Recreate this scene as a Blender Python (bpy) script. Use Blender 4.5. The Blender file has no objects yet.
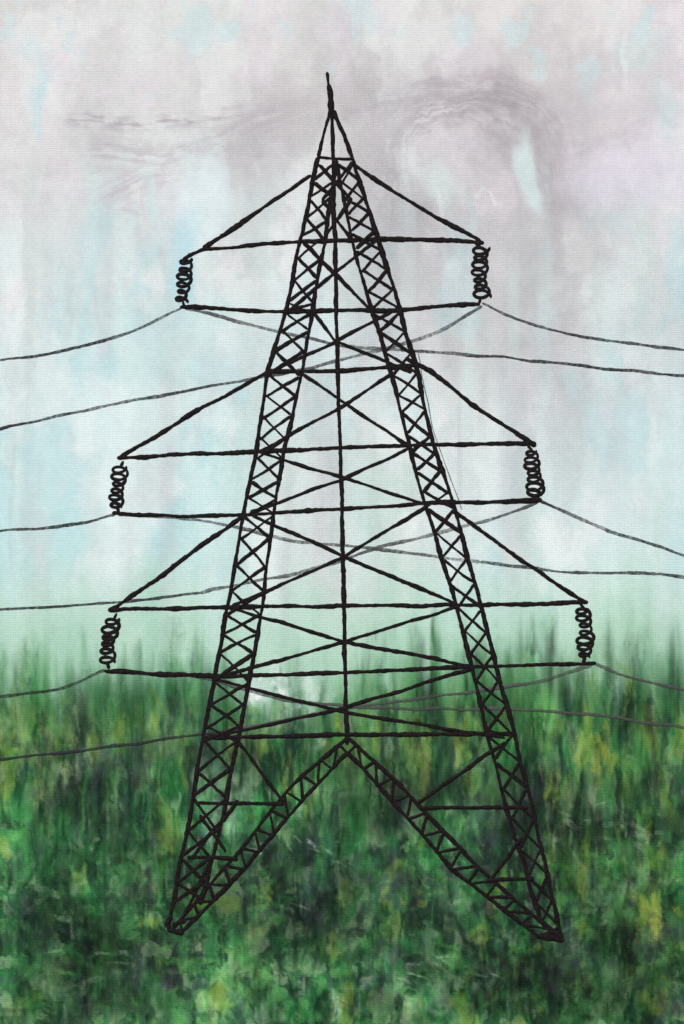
import bpy, math, random
import numpy as np
random.seed(4); rng=np.random.default_rng(11)
S=0.001; CZ=1.5
def P(x,y,d=0.0): return ((x-342)*S, -d, CZ+(512-y)*S)

# ---------------------------------------------------------------- noise helpers
X0,X1,Y0,Y1=-10,694,-10,1034
W=X1-X0+1; H=Y1-Y0+1
gx=np.arange(W)+X0; gy=np.arange(H)+Y0
GX,GY=np.meshgrid(gx.astype(float),gy.astype(float))
def vn(x,y,sx,sy,seed):
    r=np.random.default_rng(seed)
    T=r.random((257,257)); u=(x/sx+1000.3+seed*.37)%256; v=(y/sy+1000.7+seed*.71)%256
    i=u.astype(int); j=v.astype(int); fu=u-i; fv=v-j
    fu=fu*fu*(3-2*fu); fv=fv*fv*(3-2*fv)
    i2=(i+1)%256; j2=(j+1)%256
    return (T[j,i]*(1-fu)+T[j,i2]*fu)*(1-fv)+(T[j2,i]*(1-fu)+T[j2,i2]*fu)*fv
def fbm(x,y,sx,sy,seed,o=4):
    a=0;t=0;w=1
    for k in range(o):
        a=a+w*vn(x,y,sx/2**k,sy/2**k,seed+k*17); t+=w; w*=.55
    return a/t
def ss(a,b,x):
    t=np.clip((x-a)/(b-a),0,1); return t*t*(3-2*t)
def ctrl(xs,ys,cols,x,y):
    cols=np.array(cols,float)
    u=np.interp(x,xs,np.arange(len(xs))); v=np.interp(y,ys,np.arange(len(ys)))
    i=np.minimum(u.astype(int),len(xs)-2); j=np.minimum(v.astype(int),len(ys)-2)
    fu=(u-i)[...,None]; fv=(v-j)[...,None]
    fu=fu*fu*(3-2*fu); fv=fv*fv*(3-2*fv)
    return (cols[j,i]*(1-fu)+cols[j,i+1]*fu)*(1-fv)+(cols[j+1,i]*(1-fu)+cols[j+1,i+1]*fu)*fv

# ---------------------------------------------------------------- paint washes
wx=GX+(fbm(GX,GY,70,90,1,5)-.5)*120+(fbm(GX,GY,9,40,5)-.5)*22
wy=GY+(fbm(GX,GY,80,90,2,5)-.5)*120+(fbm(GX,GY,10,30,8)-.5)*26
xs=[0,170,340,510,684]
ys=[0,100,200,300,400,500,580,650]
sky=[[(212,209,209),(211,213,212),(214,213,211),(217,212,212),(217,212,214)],
[(216,211,213),(208,206,207),(204,200,201),(193,187,191),(212,206,210)],
[(211,211,213),(204,211,212),(196,196,198),(189,184,188),(210,208,211)],
[(201,215,217),(195,216,217),(198,205,207),(191,192,194),(206,210,213)],
[(200,218,219),(195,219,220),(202,213,212),(200,206,207),(206,217,220)],
[(198,219,218),(192,219,220),(204,216,211),(198,216,215),(205,221,222)],
[(195,217,213),(186,214,210),(195,212,204),(193,216,212),(199,219,216)],
[(178,208,194),(180,211,198),(193,216,204),(177,208,191),(176,205,188)]]
C=ctrl(xs,ys,sky,wx,wy)
def wash(mask,col,a):
    global C
    m=np.clip(mask*a,0,1)[...,None]; C=C*(1-m)+np.array(col,float)*m
def blob(cx,cy,rx,ry,soft=.5,warp=1.0):
    dx=(GX+(wx-GX)*warp-cx)/rx; dy=(GY+(wy-GY)*warp-cy)/ry
    return 1-ss(1-soft,1+soft,np.sqrt(dx*dx+dy*dy))
vert=fbm(GX,GY,16,340,21,5); vert2=fbm(GX+(fbm(GX,GY,60,60,3)-.5)*30,GY,40,260,31,4)
lowsky=ss(120,330,GY)
C+=((vert-.5)*14*(.35+.65*lowsky))[...,None]*np.array([1,1,1.0])
C+=((vert2-.5)*22)[...,None]*np.array([1.1,.85,.9])
def bloom(sx,sy,seed,th,soft,col,a,region=1,rim=0):
    n=fbm(GX+(fbm(GX,GY,14,18,seed+3,3)-.5)*14,GY,sx,sy,seed,5)
    m=ss(th,th+soft,n)*region; wash(m,col,a)
    if rim: wash(np.exp(-((n-th-soft*.5)/(soft*.35))**2)*region,(150,150,158),rim)
top=1-ss(230,420,GY); mid=ss(150,300,GY)*(1-ss(560,660,GY)); low=ss(380,520,GY)
bloom(70,80,201,.52,.14,(194,190,194),.35,top,.02)
bloom(60,110,211,.55,.10,(221,221,222),.6,top+mid*.6,.03)
bloom(46,120,221,.51,.09,(178,211,216),.55,mid,.04)
bloom(90,130,231,.52,.12,(226,231,231),.5,mid+low*.4,.03)
bloom(40,60,241,.60,.08,(217,207,216),.4,top,.03)
bloom(36,150,251,.56,.12,(186,194,196),.35,mid)
bloom(50,50,261,.60,.08,(172,169,175),.30,blob(450,260,230,220,.6),.02)
bloom(40,90,271,.56,.10,(178,207,195),.4,low,.02)
bloom(26,40,281,.62,.06,(190,215,219),.45,1-ss(60,130,GY))
gexp=lambda v:np.exp(-v*v)
ddx=GX+(wx-GX)*.45-478; ddy=GY+(wy-GY)*.45-185
r2=np.sqrt((ddx/76)**2+(ddy/84)**2); a2=np.arctan2(ddy,ddx)
stri2=.5*fbm(GX,GY,18,16,43,4)+.5*fbm(r2*110,a2*50,4,26,47,3)
wash(gexp((r2-1)/.26)*ss(.6,-.2,ddy/120)*ss(.28,.68,stri2),(160,152,158),.78)
wash(gexp((r2-1.36)/.14)*ss(.1,-.6,ddy/120)*ss(.35,.7,stri2),(172,162,169),.55)
wash(blob(575,250,45,150,.6),(172,167,171),.42)
wash(blob(380,215,42,120,.6),(162,158,162),.46)
wash(blob(350,110,60,40,.6),(184,177,181),.3)
wash(blob(345,400,50,200,.7),(184,185,186),.22)
wash(blob(480,330,90,70,.7),(182,179,182),.36)
wash(blob(600,420,40,110,.7),(188,192,196),.28)
wash(blob(275,125,30,60,.6),(176,170,175),.46)
def smear(pts,th,col,a,seed):
    pts=np.array(pts,float)
    yy=np.interp(GX,pts[:,0],pts[:,1]); 
    y=GY+(wy-GY)*.08-yy
    m=gexp(y/th)*ss(pts[0,0]-15,pts[0,0]+30,wx)*(1-ss(pts[-1,0]-50,pts[-1,0]+20,wx))
    n=.55*fbm(GX,y,60,4.0,seed,4)+.45*fbm(GX,GY,16,10,seed+2,3)
    wash(m*ss(.40,.60,n),col,a)
smear([(85,120),(140,124),(200,119),(262,110)],7,(162,155,162),.75,51)
smear([(110,150),(160,158),(220,142),(262,118),(330,98)],15,(172,164,170),.5,52)
smear([(360,116),(430,100),(500,88),(560,102)],16,(166,158,163),.55,53)
smear([(430,100),(480,92),(540,110),(585,160)],14,(156,149,155),.6,54)
smear([(555,160),(610,140),(692,108)],12,(184,176,184),.5,57)
smear([(95,200),(140,178),(190,166)],14,(184,174,186),.6,55)
smear([(105,205),(140,215),(185,235)],12,(186,173,190),.55,56)
wash(blob(203,195,26,48,.45,.5),(214,226,230),.75)
wash(blob(222,165,14,24,.45,.4),(213,223,227),.6)
wash(blob(531,172,12,44,.4,.3),(204,217,218),.85)
wash(blob(447,160,34,34,.5,.5),(212,208,213),.5)
wash(blob(447,182,20,22,.5,.5),(203,216,215),.6)
wash(blob(340,260,30,60,.5),(196,206,203),.35)
wash(blob(188,262,10,46,.6,.4),(162,206,219),.6)
wash(blob(250,330,70,50,.6),(208,223,225),.45)
wash(blob(640,170,50,40,.6),(214,204,221),.5)
wash(blob(650,40,40,30,.6),(194,214,214),.4)
for k in range(30):
    cx,cy=rng.uniform(0,684),rng.uniform(0,560)
    wash(blob(cx,cy,rng.uniform(3,20),rng.uniform(8,50),.5,.7),[(178,212,218),(222,226,228),(194,190,196),(214,207,215)][k%4],rng.uniform(.15,.45))
def run(cx,w,y0,y1,col,a,seed,p=4):
    i0=max(0,int(cx-X0-w*1.8-6)); i1=min(W,int(cx-X0+w*1.8+7))
    if i1<=i0: return
    x=GX[:,i0:i1]; y=GY[:,i0:i1]
    e=(x+(vn(x,y,30,90,seed)-.5)*8-cx)/w
    m=np.exp(-np.abs(e)**p)*ss(y0,y0+50,y)
    if y1: m=m*(1-ss((y0+y1)/2,y1,y))
    m=(m*a)[...,None]; C[:,i0:i1]=C[:,i0:i1]*(1-m)+np.array(col,float)*m
for k in range(90):
    y0=rng.uniform(120,480)
    run(rng.uniform(0,684),rng.uniform(2,15),y0,y0+rng.uniform(120,380),[(208,225,224),(182,185,190),(198,217,218),(190,200,197)][k%4],rng.uniform(.12,.36),100+k)
for k in range(60):
    run(rng.uniform(0,684),rng.uniform(4,18),rng.uniform(530,640),None,[(152,192,174),(176,208,192),(204,222,213)][k%3],rng.uniform(.1,.4),300+k,2)

# ---------------------------------------------------------------- green ground
gys=[640,690,740,800,870,930,1030]
grn=[[(90,145,95),(110,160,125),(150,190,165),(100,155,110),(85,140,90)],
[(64,114,62),(38,82,46),(124,160,126),(56,108,60),(52,98,52)],
[(94,132,78),(38,84,48),(70,110,60),(56,108,54),(80,118,58)],
[(52,104,60),(26,68,40),(32,66,42),(40,78,44),(60,106,54)],
[(34,72,42),(28,52,36),(38,60,44),(34,52,40),(54,86,44)],
[(20,50,32),(34,62,40),(34,64,42),(24,50,34),(42,76,36)],
[(46,82,54),(62,100,70),(44,90,52),(28,70,38),(32,76,36)]]
G=ctrl(xs,gys,grn,wx,wy)
EX=[0,40,120,170,220,300,350,420,520,600,684]; EY=[688,690,686,684,700,716,698,688,682,674,680]
edge0=np.interp(GX,EX,EY)
edge=edge0+(fbm(GX,GY*0,14,50,61,4)-.5)*46+(fbm(GX,GY,60,60,66,3)-.5)*50
vm_=1-.8*ss(770,880,GY)
wxx=GX+(fbm(GX,GY,12,20,405,4)-.5)*16
def gl(sx,sy,seed,th,soft,col,a,reg=1):
    global G
    n=fbm(wxx,GY,sx,sy,seed,4)*vm_+fbm(wxx,GY+(wy-GY)*.3,sx*1.5,sx*1.6,seed+9,4)*(1-vm_)
    m=np.clip(ss(th,th+soft,n)*a*reg,0,1)[...,None]
    G=G*(1-m)+np.array(col,float)*m
gl(34,90,401,.50,.14,(24,50,32),.7)
gl(26,80,411,.52,.12,(66,134,72),.6)
gl(40,60,421,.53,.14,(46,56,54),.6,ss(690,760,GY))
gl(18,80,431,.54,.10,(36,102,52),.65)
gl(14,64,441,.55,.10,(18,36,24),.75)
gl(22,60,451,.59,.10,(126,160,112),.6)
gl(9,54,461,.55,.09,(42,112,58),.5)
gl(7,46,471,.55,.09,(16,38,24),.65)
gl(10,34,481,.60,.07,(152,168,138),.5,ss(690,760,GY))
gl(24,50,491,.59,.10,(64,70,78),.5,ss(720,780,GY))
gl(6,40,501,.58,.09,(88,146,80),.5)
gl(16,70,511,.60,.10,(132,152,66),.55,ss(690,730,GY))
gm=ss(-60,40,GY-edge+(fbm(GX,GY,8,44,63,4)-.5)*80)
pre=ss(-140,0,GY-edge)*.45
C=C*(1-pre[...,None])+np.array((142,188,156.))*pre[...,None]
C=C*(1-gm[...,None])+G*gm[...,None]
NZ=rng.random((512,512)); NZ=(NZ+np.roll(NZ,1,1)+np.roll(NZ,2,1)+np.roll(NZ,3,1)+np.roll(NZ,1,0))/5
NZ=np.clip((NZ-.5)*1.7+.5,0,1)
a_,b_=np.meshgrid(np.arange(512.),np.arange(512.)); NS=fbm(a_,b_,14,10,71,3); NS=np.clip((NS-.5)*2+.5,0,1)
def stroke(cx,cy,L,w,ang,col,a,seed,soft=.4):
    global C
    R=int(max(L,w)*.8+4)
    x0=max(0,int(cx-X0-R)); x1=min(W,int(cx-X0+R)); y0=max(0,int(cy-Y0-R)); y1=min(H,int(cy-Y0+R))
    if x1<=x0 or y1<=y0: return
    x=GX[y0:y1,x0:x1]-cx; y=GY[y0:y1,x0:x1]-cy
    c,s=math.cos(ang),math.sin(ang)
    u=x*c+y*s; v=-x*s+y*c
    v=v+math.sin(seed)*.15*w*np.sin(u/L*4+seed)
    n=NZ[(np.abs((v*2.2+seed*31)).astype(int))%512,(np.abs(u*.5+seed*17+60).astype(int))%512]
    n2=NS[(np.abs(v*1.5+seed*13+80).astype(int))%512,(np.abs(u+seed*7+200).astype(int))%512]
    n3=NS[(np.abs(x*1.3+seed*19+80).astype(int))%512,(np.abs(y*1.3+seed*5+200).astype(int))%512]
    m=(1-ss(1-soft,1.05,np.abs(v)/(w*.5)+(n2-.5)*1.1))*(1-ss(.4,1.05,np.abs(u)/(L*.5)+(n3-.5)*1.0))
    m=m*(.55+.45*ss(.25,.6,n))*(.45+.55*ss(.25,.6,n3))*a
    m=np.clip(m,0,1)[...,None]
    C[y0:y1,x0:x1]=C[y0:y1,x0:x1]*(1-m)+np.array(col,float)*m
pal=[(20,42,28),(26,70,38),(36,98,52),(62,132,70),(104,156,90),(50,56,60),(32,40,38),(132,150,114),(78,116,60),(22,56,34)]
pw=np.array([.18,.15,.14,.10,.05,.10,.11,.04,.08,.08]); pw/=pw.sum()
def dabs(N,amin,amax,sc):
    for k in range(N):
        cy=rng.uniform(650,1034); cx=rng.uniform(-8,692)
        t=(cy-660)/360
        e=np.interp(cx,EX,EY)
        if cy<e+8: continue
        if rng.random()<.92-.42*t: ang=math.pi/2+rng.normal(0,.09); L=rng.uniform(24,100)*(1-.35*t)*sc; w=rng.uniform(3,18)*sc
        else: ang=rng.normal(0,.8); L=rng.uniform(12,44)*sc; w=rng.uniform(5,22)*sc
        loc=vn(np.array([cx]),np.array([cy]),46,60,81)[0]
        q=pw.copy()
        if loc<.42: q[[0,5,6,9]]*=2.8
        if loc>.6: q[[2,3,4,8]]*=2.8
        q/=q.sum()
        col=np.array(pal[rng.choice(10,p=q)])+rng.normal(0,7,3)
        stroke(cx,cy,L,w,ang,col,rng.uniform(amin,amax),rng.uniform(0,50),.7)
dabs(1200,.2,.6,1)
for k in range(110):
    cx=rng.uniform(-8,692); e=np.interp(cx,EX,EY)
    if 225<cx<335 and rng.random()<.7: continue
    stroke(cx,e+rng.normal(4,14),rng.uniform(40,90),rng.uniform(10,34),math.pi/2+rng.normal(0,.05),[(40,90,52),(60,120,72),(92,146,98),(36,72,42)][k%4],rng.uniform(.12,.34),rng.uniform(0,50),.95)
def cluster(cx,cy,rx,ry,n,cols,L,w,a,ang=math.pi/2,sp=.15):
    for k in range(n):
        stroke(cx+rng.normal(0,rx),cy+rng.normal(0,ry),rng.uniform(*L),rng.uniform(*w),ang+rng.normal(0,sp),cols[k%len(cols)],rng.uniform(*a),rng.uniform(0,50),.6)
cluster(95,990,60,12,16,[(130,150,130),(100,136,104)],(12,34),(5,14),(.25,.6),.1,.5)
cluster(455,965,50,14,18,[(140,156,132),(104,132,104)],(10,32),(4,14),(.25,.6),.5,.4)
cluster(330,1000,110,16,24,[(88,130,98),(120,150,126)],(12,38),(4,16),(.25,.55),1.2,.6)
cluster(350,790,40,8,14,[(130,140,122),(96,110,94)],(12,34),(5,14),(.3,.6),.1,.3)
cluster(460,815,26,22,18,[(62,70,80),(82,88,94)],(10,34),(6,16),(.3,.6),1.2,.6)
cluster(100,770,40,20,24,[(44,54,54),(58,66,66)],(20,50),(7,20),(.35,.65),1.5,.3)
cluster(560,850,50,40,26,[(50,54,60),(34,44,42)],(14,40),(8,22),(.25,.6),.8,.6)
cluster(350,890,90,40,44,[(36,44,44),(48,54,58),(26,38,34)],(14,46),(8,26),(.3,.6),1.2,.5)
cluster(60,930,55,28,34,[(18,36,28),(26,40,36)],(14,40),(8,24),(.35,.7),.9,.6)
cluster(120,698,60,10,16,[(30,66,38),(38,82,46)],(24,60),(8,26),(.25,.5))
cluster(215,775,25,44,20,[(120,170,148),(110,154,130)],(24,60),(6,18),(.2,.4))
cluster(30,728,24,30,18,[(108,148,100),(140,168,130)],(24,60),(6,18),(.2,.45))
cluster(620,708,60,24,24,[(96,140,76),(70,122,64)],(24,60),(6,18),(.2,.45))
def vblur(A,r):
    Pd=np.pad(A,((r+1,r),(0,0),(0,0)),mode='edge'); cs=np.cumsum(Pd,axis=0)
    return (cs[2*r+1:]-cs[:-2*r-1])/(2*r+1)
y_s=int(560-Y0); sub=C[y_s:]; ys_=GY[y_s:]
b1=vblur(vblur(sub,5),4); b2=vblur(vblur(sub,18),10)
near=1-.55*ss(740,860,ys_)
m1=((.15+.6*ss(.38,.62,fbm(GX,GY,22,70,601,3)[y_s:]))*near)[...,None]
m2=(.62*ss(.52,.68,fbm(GX,GY,16,90,611,3)[y_s:])*near)[...,None]
sub=sub*(1-m1)+b1*m1; sub=sub*(1-m2)+b2*m2
C[y_s:]=sub
gz=ss(0,50,GY-edge)
big=fbm(GX,GY,80,60,621,3)
C*=(1+((big-.5)*1.2-.02)*gz)[...,None]
# crisp second layer of paint on top of the pulled washes
dabs(800,.2,.55,.55)
ye=[(150,156,58),(134,150,54),(176,172,80),(110,140,50)]
cluster(600,748,14,22,26,ye,(16,44),(5,14),(.25,.6))
cluster(555,790,8,14,12,ye,(14,34),(4,12),(.25,.55))
cluster(652,912,10,14,18,ye,(12,36),(5,14),(.3,.65))
cluster(40,745,24,24,28,[(112,140,74),(148,162,98),(92,130,70)],(16,44),(5,18),(.2,.55))
cluster(150,720,20,18,12,[(128,148,70),(96,132,60)],(16,40),(4,12),(.2,.5))
cluster(355,735,16,16,14,ye,(12,30),(4,12),(.2,.5))
cluster(390,760,60,16,24,[(96,132,60),(84,120,52)],(18,40),(4,14),(.2,.5))
cluster(620,870,50,40,36,[(110,134,50),(80,120,46)],(18,50),(4,14),(.2,.55))
cluster(278,690,18,9,18,[(212,223,224),(196,213,211),(230,233,236)],(12,26),(8,20),(.6,.95))
cluster(312,706,12,14,8,[(150,186,166),(180,204,190)],(14,34),(5,14),(.3,.6))
cluster(285,670,45,12,12,[(180,205,192),(162,194,176)],(14,34),(8,20),(.3,.5))
cluster(555,735,12,18,9,[(116,134,112),(140,152,128)],(12,34),(5,14),(.2,.5))
cluster(310,848,14,7,5,[(190,206,196),(150,172,156)],(8,24),(2,5),(.4,.8),.5,.4)
cluster(250,857,6,4,3,[(216,224,220)],(12,18),(2.5,4.5),(.8,1),.35,.2)
cluster(218,840,10,30,8,[(150,170,150),(170,185,170)],(16,44),(2,7),(.3,.7),2.0,.3)
cluster(190,870,8,20,7,[(140,160,145)],(14,30),(2,6),(.3,.6),1.9,.2)
cluster(612,832,30,8,9,[(150,158,140),(120,128,110)],(12,34),(3,7),(.3,.6),.25,.3)
cluster(337,1015,3,10,5,[(160,196,172)],(14,30),(3,8),(.4,.7))
cluster(20,880,16,22,12,[(40,96,52),(56,116,66)],(20,50),(4,12),(.3,.5))
cluster(440,968,30,6,8,[(170,180,166)],(14,34),(2,5),(.3,.65),.25,.25)
cluster(90,952,24,5,6,[(150,162,150)],(14,34),(2,5),(.3,.65),.15,.25)
for k in range(280):
    cx=rng.uniform(0,684); cy=rng.uniform(710,1030)
    stroke(cx,cy,rng.uniform(14,60),rng.uniform(1.5,4),math.pi/2+rng.normal(0,.07),[(96,150,84),(22,44,30),(70,130,70),(136,160,120),(18,34,26)][k%5],rng.uniform(.15,.5),rng.uniform(0,50))
for k in range(90):
    stroke(rng.uniform(0,684),rng.uniform(740,1030),rng.uniform(6,26),rng.uniform(2,8),rng.normal(0.3,.5),[(150,166,150),(112,140,106),(176,188,176)][k%3],rng.uniform(.12,.4),rng.uniform(0,50),.7)
C+=((fbm(GX,GY,5,14,91,4)-.5)*44*gz)[...,None]*np.array([.9,1.1,.85])
C+=((fbm(GX,GY,3.2,3.2,95,2)-.5)*8)[...,None]
C+=((fbm(GX,GY,10,14,96,4)-.5)*10)[...,None]
C=np.clip(C,8,244)
s=C/255.; lin=np.where(s<=.04045,s/12.92,((s+.055)/1.055)**2.4)
relief=(fbm(GX,GY,6,22,97,4)-.5)*gz*0.0005

# ---------------------------------------------------------------- canvas mesh
def new_mat(name):
    m=bpy.data.materials.new(name); m.use_nodes=True
    return m,m.node_tree,m.node_tree.nodes['Principled BSDF']
def weave(nt,bsdf,strength,extra=None):
    tc=nt.nodes.new('ShaderNodeTexCoord')
    hs=[]
    for d in ('X','Z'):
        w=nt.nodes.new('ShaderNodeTexWave'); w.bands_direction=d; w.inputs['Scale'].default_value=130
        w.inputs['Distortion'].default_value=4; w.inputs['Detail'].default_value=3; w.inputs['Detail Scale'].default_value=.6
        nt.links.new(tc.outputs['Object'],w.inputs['Vector']); hs.append(w)
    a=nt.nodes.new('ShaderNodeMath'); a.operation='ADD'
    nt.links.new(hs[0].outputs['Fac'],a.inputs[0]); nt.links.new(hs[1].outputs['Fac'],a.inputs[1])
    n=nt.nodes.new('ShaderNodeTexNoise'); n.inputs['Scale'].default_value=380; n.inputs['Detail'].default_value=4
    nt.links.new(tc.outputs['Object'],n.inputs['Vector'])
    b=nt.nodes.new('ShaderNodeMath'); b.operation='MULTIPLY_ADD'; b.inputs[1].default_value=2.2
    nt.links.new(n.outputs['Fac'],b.inputs[0]); nt.links.new(a.outputs[0],b.inputs[2])
    bp=nt.nodes.new('ShaderNodeBump'); bp.inputs['Strength'].default_value=strength; bp.inputs['Distance'].default_value=.0004
    nt.links.new(b.outputs[0],bp.inputs['Height']); nt.links.new(bp.outputs[0],bsdf.inputs['Normal'])
    return tc,b,n
verts=np.zeros((H*W,3)); 
verts[:,0]=((GX-342)*S).ravel(); verts[:,1]=-relief.ravel(); verts[:,2]=((512-GY)*S).ravel()
idx=np.arange(H*W).reshape(H,W)
f=np.stack([idx[:-1,:-1],idx[1:,:-1],idx[1:,1:],idx[:-1,1:]],-1).reshape(-1,4)
me=bpy.data.meshes.new('painted_surface')
me.vertices.add(len(verts)); me.vertices.foreach_set('co',verts.ravel())
me.loops.add(f.size); me.loops.foreach_set('vertex_index',f.ravel().astype(np.int32))
me.polygons.add(len(f)); me.polygons.foreach_set('loop_start',np.arange(0,f.size,4,dtype=np.int32))
me.polygons.foreach_set('use_smooth',np.ones(len(f),bool))
me.update(calc_edges=True)
at=me.color_attributes.new('paint','FLOAT_COLOR','POINT')
rgba=np.ones((H*W,4),np.float32); rgba[:,:3]=lin.reshape(-1,3); at.data.foreach_set('color',rgba.ravel())
mat,nt,b=new_mat('watercolour_on_canvas')
an=nt.nodes.new('ShaderNodeAttribute'); an.attribute_name='paint'
tc,hh,nn=weave(nt,b,.3)
mr=nt.nodes.new('ShaderNodeMapRange'); mr.inputs[1].default_value=0.6; mr.inputs[2].default_value=3.6; mr.inputs[3].default_value=.94; mr.inputs[4].default_value=1.07
nt.links.new(hh.outputs[0],mr.inputs[0])
vm=nt.nodes.new('ShaderNodeVectorMath'); vm.operation='SCALE'
nt.links.new(an.outputs['Color'],vm.inputs[0]); nt.links.new(mr.outputs[0],vm.inputs['Scale'])
nt.links.new(vm.outputs[0],b.inputs['Base Color']); b.inputs['Roughness'].default_value=.75; b.inputs['Specular IOR Level'].default_value=.12
me.materials.append(mat)
def empty(name,loc=(0,0,0)):
    o=bpy.data.objects.new(name,None); bpy.context.scene.collection.objects.link(o); o.location=loc; o.empty_display_size=.1; return o
def link(o,parent=None):
    bpy.context.scene.collection.objects.link(o)
    if parent: o.parent=parent
painting=empty('landscape_painting',(0,0,CZ))
link(bpy.data.objects.new('painted_surface',me),painting)
def box(name,cx,cy,cz,sx,sy,sz,m,parent=None,bev=.0):
    x,y,z=sx/2,sy/2,sz/2
    v=[(cx+a*x,cy+b_*y,cz+c*z) for a in(-1,1) for b_ in(-1,1) for c in(-1,1)]
    F=[(0,1,3,2),(4,6,7,5),(0,4,5,1),(2,3,7,6),(0,2,6,4),(1,5,7,3)]
    q=bpy.data.meshes.new(name); q.from_pydata(v,[],F); q.materials.append(m)
    o=bpy.data.objects.new(name,q); link(o,parent)
    if bev:
        md=o.modifiers.new('b','BEVEL'); md.width=bev; md.segments=2
    return o
mc,ntc,bc=new_mat('raw_canvas'); bc.inputs['Base Color'].default_value=(.62,.6,.55,1); bc.inputs['Roughness'].default_value=.9; weave(ntc,bc,.4)
box('stretched_canvas_edge',0,.0115,0,.704,.021,1.044,mc,painting)
mw_,ntw,bw=new_mat('stretcher_wood'); bw.inputs['Base Color'].default_value=(.45,.3,.16,1)
for nm,a in (('stretcher_left',(-.325,.031,0,.05,.016,1.03)),('stretcher_right',(.325,.031,0,.05,.016,1.03)),('stretcher_top',(0,.031,.49,.598,.015,.045)),('stretcher_bottom',(0,.031,-.49,.598,.015,.045))):
    box(nm,*a,mw_,painting)

# ---------------------------------------------------------------- ink
mi,nti,bi=new_mat('black_ink_paint')
_,h2,n2=weave(nti,bi,.2)
cr=nti.nodes.new('ShaderNodeValToRGB'); cr.color_ramp.elements[0].position=.35; cr.color_ramp.elements[0].color=(.0055,.004,.0045,1)
cr.color_ramp.elements[1].position=.8; cr.color_ramp.elements[1].color=(.021,.014,.015,1)
nti.links.new(n2.outputs['Fac'],cr.inputs[0]); nti.links.new(cr.outputs[0],bi.inputs['Base Color'])
bi.inputs['Roughness'].default_value=.7; bi.inputs['Specular IOR Level'].default_value=.07
def grey_mat(name,col,cover):
    m,n,b=new_mat(name); b.inputs['Base Color'].default_value=(*col,1); b.inputs['Roughness'].default_value=.8; b.inputs['Specular IOR Level'].default_value=.05
    tc=n.nodes.new('ShaderNodeTexCoord'); z=n.nodes.new('ShaderNodeTexNoise'); z.inputs['Scale'].default_value=300; z.inputs['Detail'].default_value=3
    z2=n.nodes.new('ShaderNodeTexNoise'); z2.inputs['Scale'].default_value=14
    n.links.new(tc.outputs['Object'],z.inputs['Vector']); n.links.new(tc.outputs['Object'],z2.inputs['Vector'])
    ad=n.nodes.new('ShaderNodeMath'); ad.operation='ADD'; n.links.new(z.outputs['Fac'],ad.inputs[0]); n.links.new(z2.outputs['Fac'],ad.inputs[1])
    r=n.nodes.new('ShaderNodeMapRange'); r.inputs[1].default_value=.7; r.inputs[2].default_value=1.25; r.inputs[3].default_value=cover-.4; r.inputs[4].default_value=min(1,cover+.3)
    n.links.new(ad.outputs[0],r.inputs[0]); n.links.new(r.outputs[0],b.inputs['Alpha'])
    return m
mg=grey_mat('grey_line_paint',(.035,.035,.04),.74); mp=grey_mat('faint_line_paint',(.085,.085,.085),.62)
class Ribbon:
    def __init__(s): s.v=[];s.f=[];s.n=0
    def add(s,pts,w,h=.00022,wob=.65,taper=True,smooth=False,wv=.21,k_=1.09):
        w=w*k_
        pts=np.array(pts,float)
        if smooth:
            out=[]
            Pn=np.vstack([2*pts[0]-pts[1],pts,2*pts[-1]-pts[-2]])
            for i in range(1,len(Pn)-2):
                for t in np.linspace(0,1,14,endpoint=False):
                    p0,p1,p2,p3=Pn[i-1:i+3]
                    out.append(.5*((2*p1)+(-p0+p2)*t+(2*p0-5*p1+4*p2-p3)*t*t+(-p0+3*p1-3*p2+p3)*t**3))
            out.append(pts[-1]); pts=np.array(out)
        seg=np.hypot(*np.diff(pts,axis=0).T); cum=np.r_[0,np.cumsum(seg)]; L=cum[-1]
        n=max(4,int(L/1.6)); t=np.linspace(0,L,n)
        x=np.interp(t,cum,pts[:,0]); y=np.interp(t,cum,pts[:,1])
        sd=random.randint(0,10**5)
        T=np.random.default_rng(sd).random((5,512))
        def n1(k,sc): return np.interp((t/sc)%500,np.arange(512),T[k])
        nx=n1(0,26)-.5; ny=n1(1,26)-.5
        env=np.minimum(1,np.minimum(t,L-t)/12)
        x=x+nx*wob*2.6*env; y=y+ny*wob*2.6*env
        dx=np.gradient(x); dy=np.gradient(y); l=np.hypot(dx,dy)+1e-9; px,py=-dy/l,dx/l
        ww=w*(1+(n1(2,14)-.5)*wv*3); 
        wl=ww/2*(1+(n1(3,3)-.5)*wv*2); wr=ww/2*(1+(n1(4,3)-.5)*wv*2)
        if taper:
            e=np.sqrt(np.clip(np.minimum(t,L-t)/(w*.5)+.15,0,1)); wl=wl*e; wr=wr*e
        s.n+=1; off=(s.n%97)*.0000022
        b0=len(s.v)
        for i in range(n):
            for k,hh_ in ((-1,-.0002),(-.85,.7),(0,1),(.85,.7),(1,-.0002)):
                wd=wl[i] if k<0 else wr[i]
                d=h*hh_+off if hh_>0 else -.0003
                a,_,c=P(x[i]+px[i]*k*wd,y[i]+py[i]*k*wd)
                s.v.append((a,-d-.0003*(hh_>0),c))
        for i in range(n-1):
            for k in range(4):
                q=b0+i*5+k; s.f.append((q,q+1,q+6,q+5))
    def build(s,name,m,parent):
        q=bpy.data.meshes.new(name); q.from_pydata(s.v,[],s.f); q.polygons.foreach_set('use_smooth',[True]*len(s.f)); q.materials.append(m)
        o=bpy.data.objects.new(name,q); link(o,parent); return o
tower=empty('electricity_pylon')
def at_(poly,y):
    return float(np.interp(y,[p[1] for p in poly],[p[0] for p in poly]))
LO=[(318,157),(300,240),(287,308),(268,370),(257,450),(243,515),(228,605),(214,680),(202,740),(187,830),(168,930)]
LI=[(337,163),(324,245),(313,308),(302,370),(284,452),(274,515),(262,605),(249,680),(238,740),(222,820),(200,905)]
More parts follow.
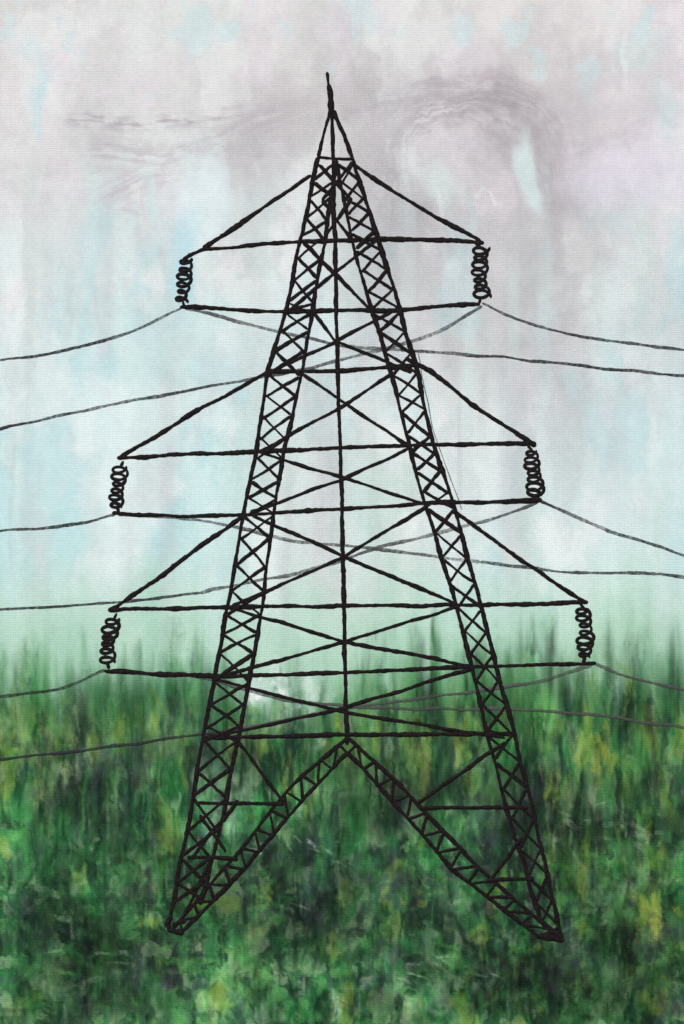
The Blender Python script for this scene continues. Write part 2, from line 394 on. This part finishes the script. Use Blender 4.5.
RI=[(336,160),(352,240),(372,310),(391,373),(409,445),(426,508),(456,604),(471,665),(488,735),(507,808),(541,922)]
RO=[(353,160),(378,237),(399,308),(416,368),(433,442),(455,508),(480,602),(496,665),(514,735),(535,820),(562,938)]
R=Ribbon()
R.add(LO,4.2); R.add(LI,4.0); R.add(RI,4.0); R.add(RO,4.4)
R.add([(331,108),(318,157)],3.2); R.add([(333,110),(355,163)],3.8); R.add([(318,157),(353,159)],3.2)
R.add([(327,72),(329,90),(331,110)],2.6); R.add([(329,84),(331,112)],4.8)
R.add([(332,108),(333,170),(335,260),(337,340),(340,430),(342,520),(344,620),(347,745)],4.2)
def lace(A,B,y0,y1,step,w=3.0):
    y=y0
    while y<y1-2:
        st=min(step*random.uniform(.83,1.17),y1-y)
        j=lambda: random.uniform(-2.3,2.3)
        R.add([(at_(A,y)+1,y+j()),(at_(B,y+st)-1,y+st+j())],w*random.uniform(.75,1.25))
        R.add([(at_(B,y)-1,y+j()),(at_(A,y+st)+1,y+st+j())],w*random.uniform(.75,1.25))
        y+=st
lace(LO,LI,162,312,19); lace(LO,LI,312,515,21); lace(LO,LI,515,740,24); lace(LO,LI,740,900,29)
lace(RI,RO,162,312,18); lace(RI,RO,312,508,20); lace(RI,RO,508,735,23); lace(RI,RO,735,925,27)
R.build('main_legs',mi,tower)
R=Ribbon()
AU=[(347,738),(290,787),(232,860),(172,930)]; AL=[(348,752),(302,800),(245,868),(182,932)]
R.add(AU,4); R.add(AL,4); 
BU=[(348,738),(398,783),(470,860),(560,938)]; BL=[(347,752),(388,796),(455,872),(540,938)]
R.add(BU,4); R.add(BL,4)
def along(poly,t):
    p=np.array(poly,float); sg=np.hypot(*np.diff(p,axis=0).T); c=np.r_[0,np.cumsum(sg)]/sg.sum()
    return (float(np.interp(t,c,p[:,0])),float(np.interp(t,c,p[:,1])))
def zig(A,B,n,w=2.9):
    for i in range(n):
        t0,t1=(i+.1)/n,(i+.9)/n
        if i%2: R.add([along(A,t0),along(B,t1)],w)
        else: R.add([along(B,t0),along(A,t1)],w)
zig(AU,AL,22); zig(BU,BL,24)
R.add([(167,930),(184,933)],6); R.add([(165,926),(172,916)],5); R.add([(172,925),(186,921)],4)
R.add([(538,936),(564,940)],5.5); R.add([(541,920),(562,938)],4.5); R.add([(546,936),(558,928)],4)
for p in ([(238,742),(284,803)],[(195,803),(284,804)],[(187,857),(238,859)],[(222,820),(190,860)],[(238,800),(222,822)],
          [(505,742),(418,803)],[(418,808),(528,808)],[(522,838),(490,880)],[(487,880),(534,879)],[(212,857),(184,915)],[(200,815),(226,852)]):
    R.add(p,3.6)
R.build('splayed_legs',mi,tower)
R=Ribbon()
for p in ([(311,175),(258,212),(203,249)],[(183,259),(203,250),(300,241),(378,239),(440,240),(484,243)],[(350,162),(415,205),(481,241)],[(180,307),(290,312),(395,310),(480,304)],
    [(272,370),(195,412),(118,459)],[(405,358),(430,370),(470,403),(536,446)],[(117,458),(260,451),(410,445),(536,443)],[(112,513),(180,516),(250,514),(430,503),(542,500)],
    [(268,371),(340,371),(418,365)],
    [(246,513),(180,562),(110,611)],[(452,510),(520,560),(587,603)],[(108,610),(230,607),(470,605),(588,602)],[(104,671),(215,677),(350,672),(480,667),(596,663)],
    [(203,738),(350,734),(517,734)]):
    R.add(p,4.2)
R.build('cross_arms',mi,tower)
R=Ribbon()
for p in ([(303,243),(372,311)],[(376,240),(290,310)],[(313,312),(335,340),(412,372)],[(396,310),(335,342),(270,372)],
    [(300,372),(408,446)],[(392,374),(340,408),(260,452)],[(260,452),(350,480),(428,505)],[(412,447),(345,478),(250,513)],
    [(252,515),(340,555),(458,605)],[(428,506),(345,556),(232,606)],[(232,608),(345,642),(472,666)],[(458,606),(345,642),(216,678)],
    [(216,680),(345,712),(505,738)],[(474,668),(345,708),(204,738)],[(320,165),(352,200)],[(352,163),(322,200)],
    [(322,200),(352,240)],[(352,198),(325,236)]):
    R.add(p,3.5)
R.build('cross_bracing',mi,tower)
R=Ribbon()
def coil(x0,y0,x1,y1,n,r):
    pts=[]
    N=n*16; side=1 if x0>340 else -1
    for i in range(N+1):
        t=i/N; a=2*math.pi*n*t
        rr=r*(1+.18*math.sin(i*.11+x0)+.1*math.sin(i*.043+y0))
        pts.append((x0+(x1-x0)*t+1.3*math.sin(i*.05+y0)+rr*math.cos(a),y0+(y1-y0)*t+rr*.62*math.sin(a)))
    R.add(pts,3.3,wob=.7,wv=.15)
    R.add([(x0-side*r*.7,y0-5),(x0+r*.2,y0+2)],3); R.add([(x1,y1-2),(x1-side*2,y1+6)],3)
coil(185,258,183,303,6,6); coil(480,247,481,298,7,7.3); coil(119,466,117,508,6,6.3); coil(532,450,535,496,7,7)
coil(112,618,107,663,6,7); coil(584,608,585,658,7,6.5)
R.build('coil_insulators',mi,tower)
lines=empty('power_lines')
R=Ribbon()
for p in ([(182,308),(130,333),(60,351),(-8,361)],[(482,303),(540,327),(620,342),(692,351)],[(400,350),(500,357),(600,368),(692,376)],
    [(290,372),(170,394),(80,411),(-8,431)],[(115,515),(60,526),(-8,532)],[(540,501),(600,527),(692,558)],[(480,562),(560,571),(620,573),(692,577)],
    [(200,593),(80,605),(-8,610)],[(105,670),(60,688),(-8,697)],[(240,728),(200,735),(80,750),(-8,760)]):
    R.add(p,2.7,h=.0001,smooth=True,wob=.9)
R.build('near_wires',mg,lines)
R=Ribbon()
for p in ([(184,308),(240,321),(330,343),(400,350)],[(482,306),(440,330),(380,350),(290,372)],[(118,515),(200,520),(290,540),(400,551),(480,562)],
    [(538,502),(480,522),(390,545),(300,572),(200,593)],[(105,671),(200,678),(300,702),(400,708),(560,712),(692,729)],[(595,664),(640,680),(692,692)],
    [(592,665),(520,685),(400,701),(300,717),(240,728)]):
    R.add(p,3.0,h=.0001,smooth=True,wob=.9)
R.add([(418,352),(434,430),(462,510)],1.0,h=.0001,smooth=True,k_=1)
R.build('far_wires',mp,lines)

# ---------------------------------------------------------------- wall and ground
mwl,n,bb=new_mat('rendered_wall'); z=n.nodes.new('ShaderNodeTexNoise'); z.inputs['Scale'].default_value=30; z.inputs['Detail'].default_value=8
tcw=n.nodes.new('ShaderNodeTexCoord'); n.links.new(tcw.outputs['Object'],z.inputs['Vector'])
c=n.nodes.new('ShaderNodeValToRGB'); c.color_ramp.elements[0].color=(.36,.35,.33,1); c.color_ramp.elements[1].color=(.46,.45,.42,1)
n.links.new(z.outputs['Fac'],c.inputs[0]); n.links.new(c.outputs[0],bb.inputs['Base Color']); bb.inputs['Roughness'].default_value=.9
bu=n.nodes.new('ShaderNodeBump'); bu.inputs['Strength'].default_value=.3; bu.inputs['Distance'].default_value=.01; n.links.new(z.outputs['Fac'],bu.inputs['Height']); n.links.new(bu.outputs[0],bb.inputs['Normal'])
box('plaster_wall',0,.14,1.5,12,.2,3.1,mwl,None,.01)
mgd,n,bb=new_mat('paved_ground'); z=n.nodes.new('ShaderNodeTexNoise'); z.inputs['Scale'].default_value=3; z.inputs['Detail'].default_value=10
c=n.nodes.new('ShaderNodeValToRGB'); c.color_ramp.elements[0].color=(.2,.2,.19,1); c.color_ramp.elements[1].color=(.33,.32,.3,1)
tcw=n.nodes.new('ShaderNodeTexCoord'); n.links.new(tcw.outputs['Object'],z.inputs['Vector'])
n.links.new(z.outputs['Fac'],c.inputs[0]); n.links.new(c.outputs[0],bb.inputs['Base Color']); bb.inputs['Roughness'].default_value=.9
q=bpy.data.meshes.new('ground'); q.from_pydata([(-400,-400,0),(400,-400,0),(400,400,0),(-400,400,0)],[],[(0,1,2,3)]); q.materials.append(mgd)
link(bpy.data.objects.new('ground',q))

# ---------------------------------------------------------------- light, camera
el=math.radians(38); az=math.radians(-28)   # sun in front of the wall, to the left
sc=bpy.context.scene
w=bpy.data.worlds.new('World'); sc.world=w; w.use_nodes=True; n=w.node_tree
skt=n.nodes.new('ShaderNodeTexSky'); skt.sky_type='NISHITA'; skt.sun_disc=False; skt.sun_elevation=el; skt.sun_rotation=math.pi+az
n.links.new(skt.outputs[0],n.nodes['Background'].inputs[0]); n.nodes['Background'].inputs[1].default_value=.12
from mathutils import Vector
d=Vector((math.sin(az)*math.cos(el),-math.cos(az)*math.cos(el),math.sin(el)))
L=bpy.data.lights.new('sun','SUN'); L.energy=3.0; L.angle=math.radians(.5); L.color=(1,.965,.87)
lo=bpy.data.objects.new('sun',L); link(lo); lo.rotation_euler=d.to_track_quat('Z','Y').to_euler(); lo.location=(-2,-4,5)
cam=bpy.data.cameras.new('camera'); co=bpy.data.objects.new('camera',cam); link(co)
cam.sensor_fit='VERTICAL'; cam.sensor_height=36; cam.lens=36*2.0/1.024; cam.clip_end=2000
co.location=(0,-2.0,CZ); co.rotation_euler=(math.radians(90),0,0); sc.camera=co
sc.view_settings.view_transform='Standard'; sc.view_settings.look='None'; sc.view_settings.exposure=0
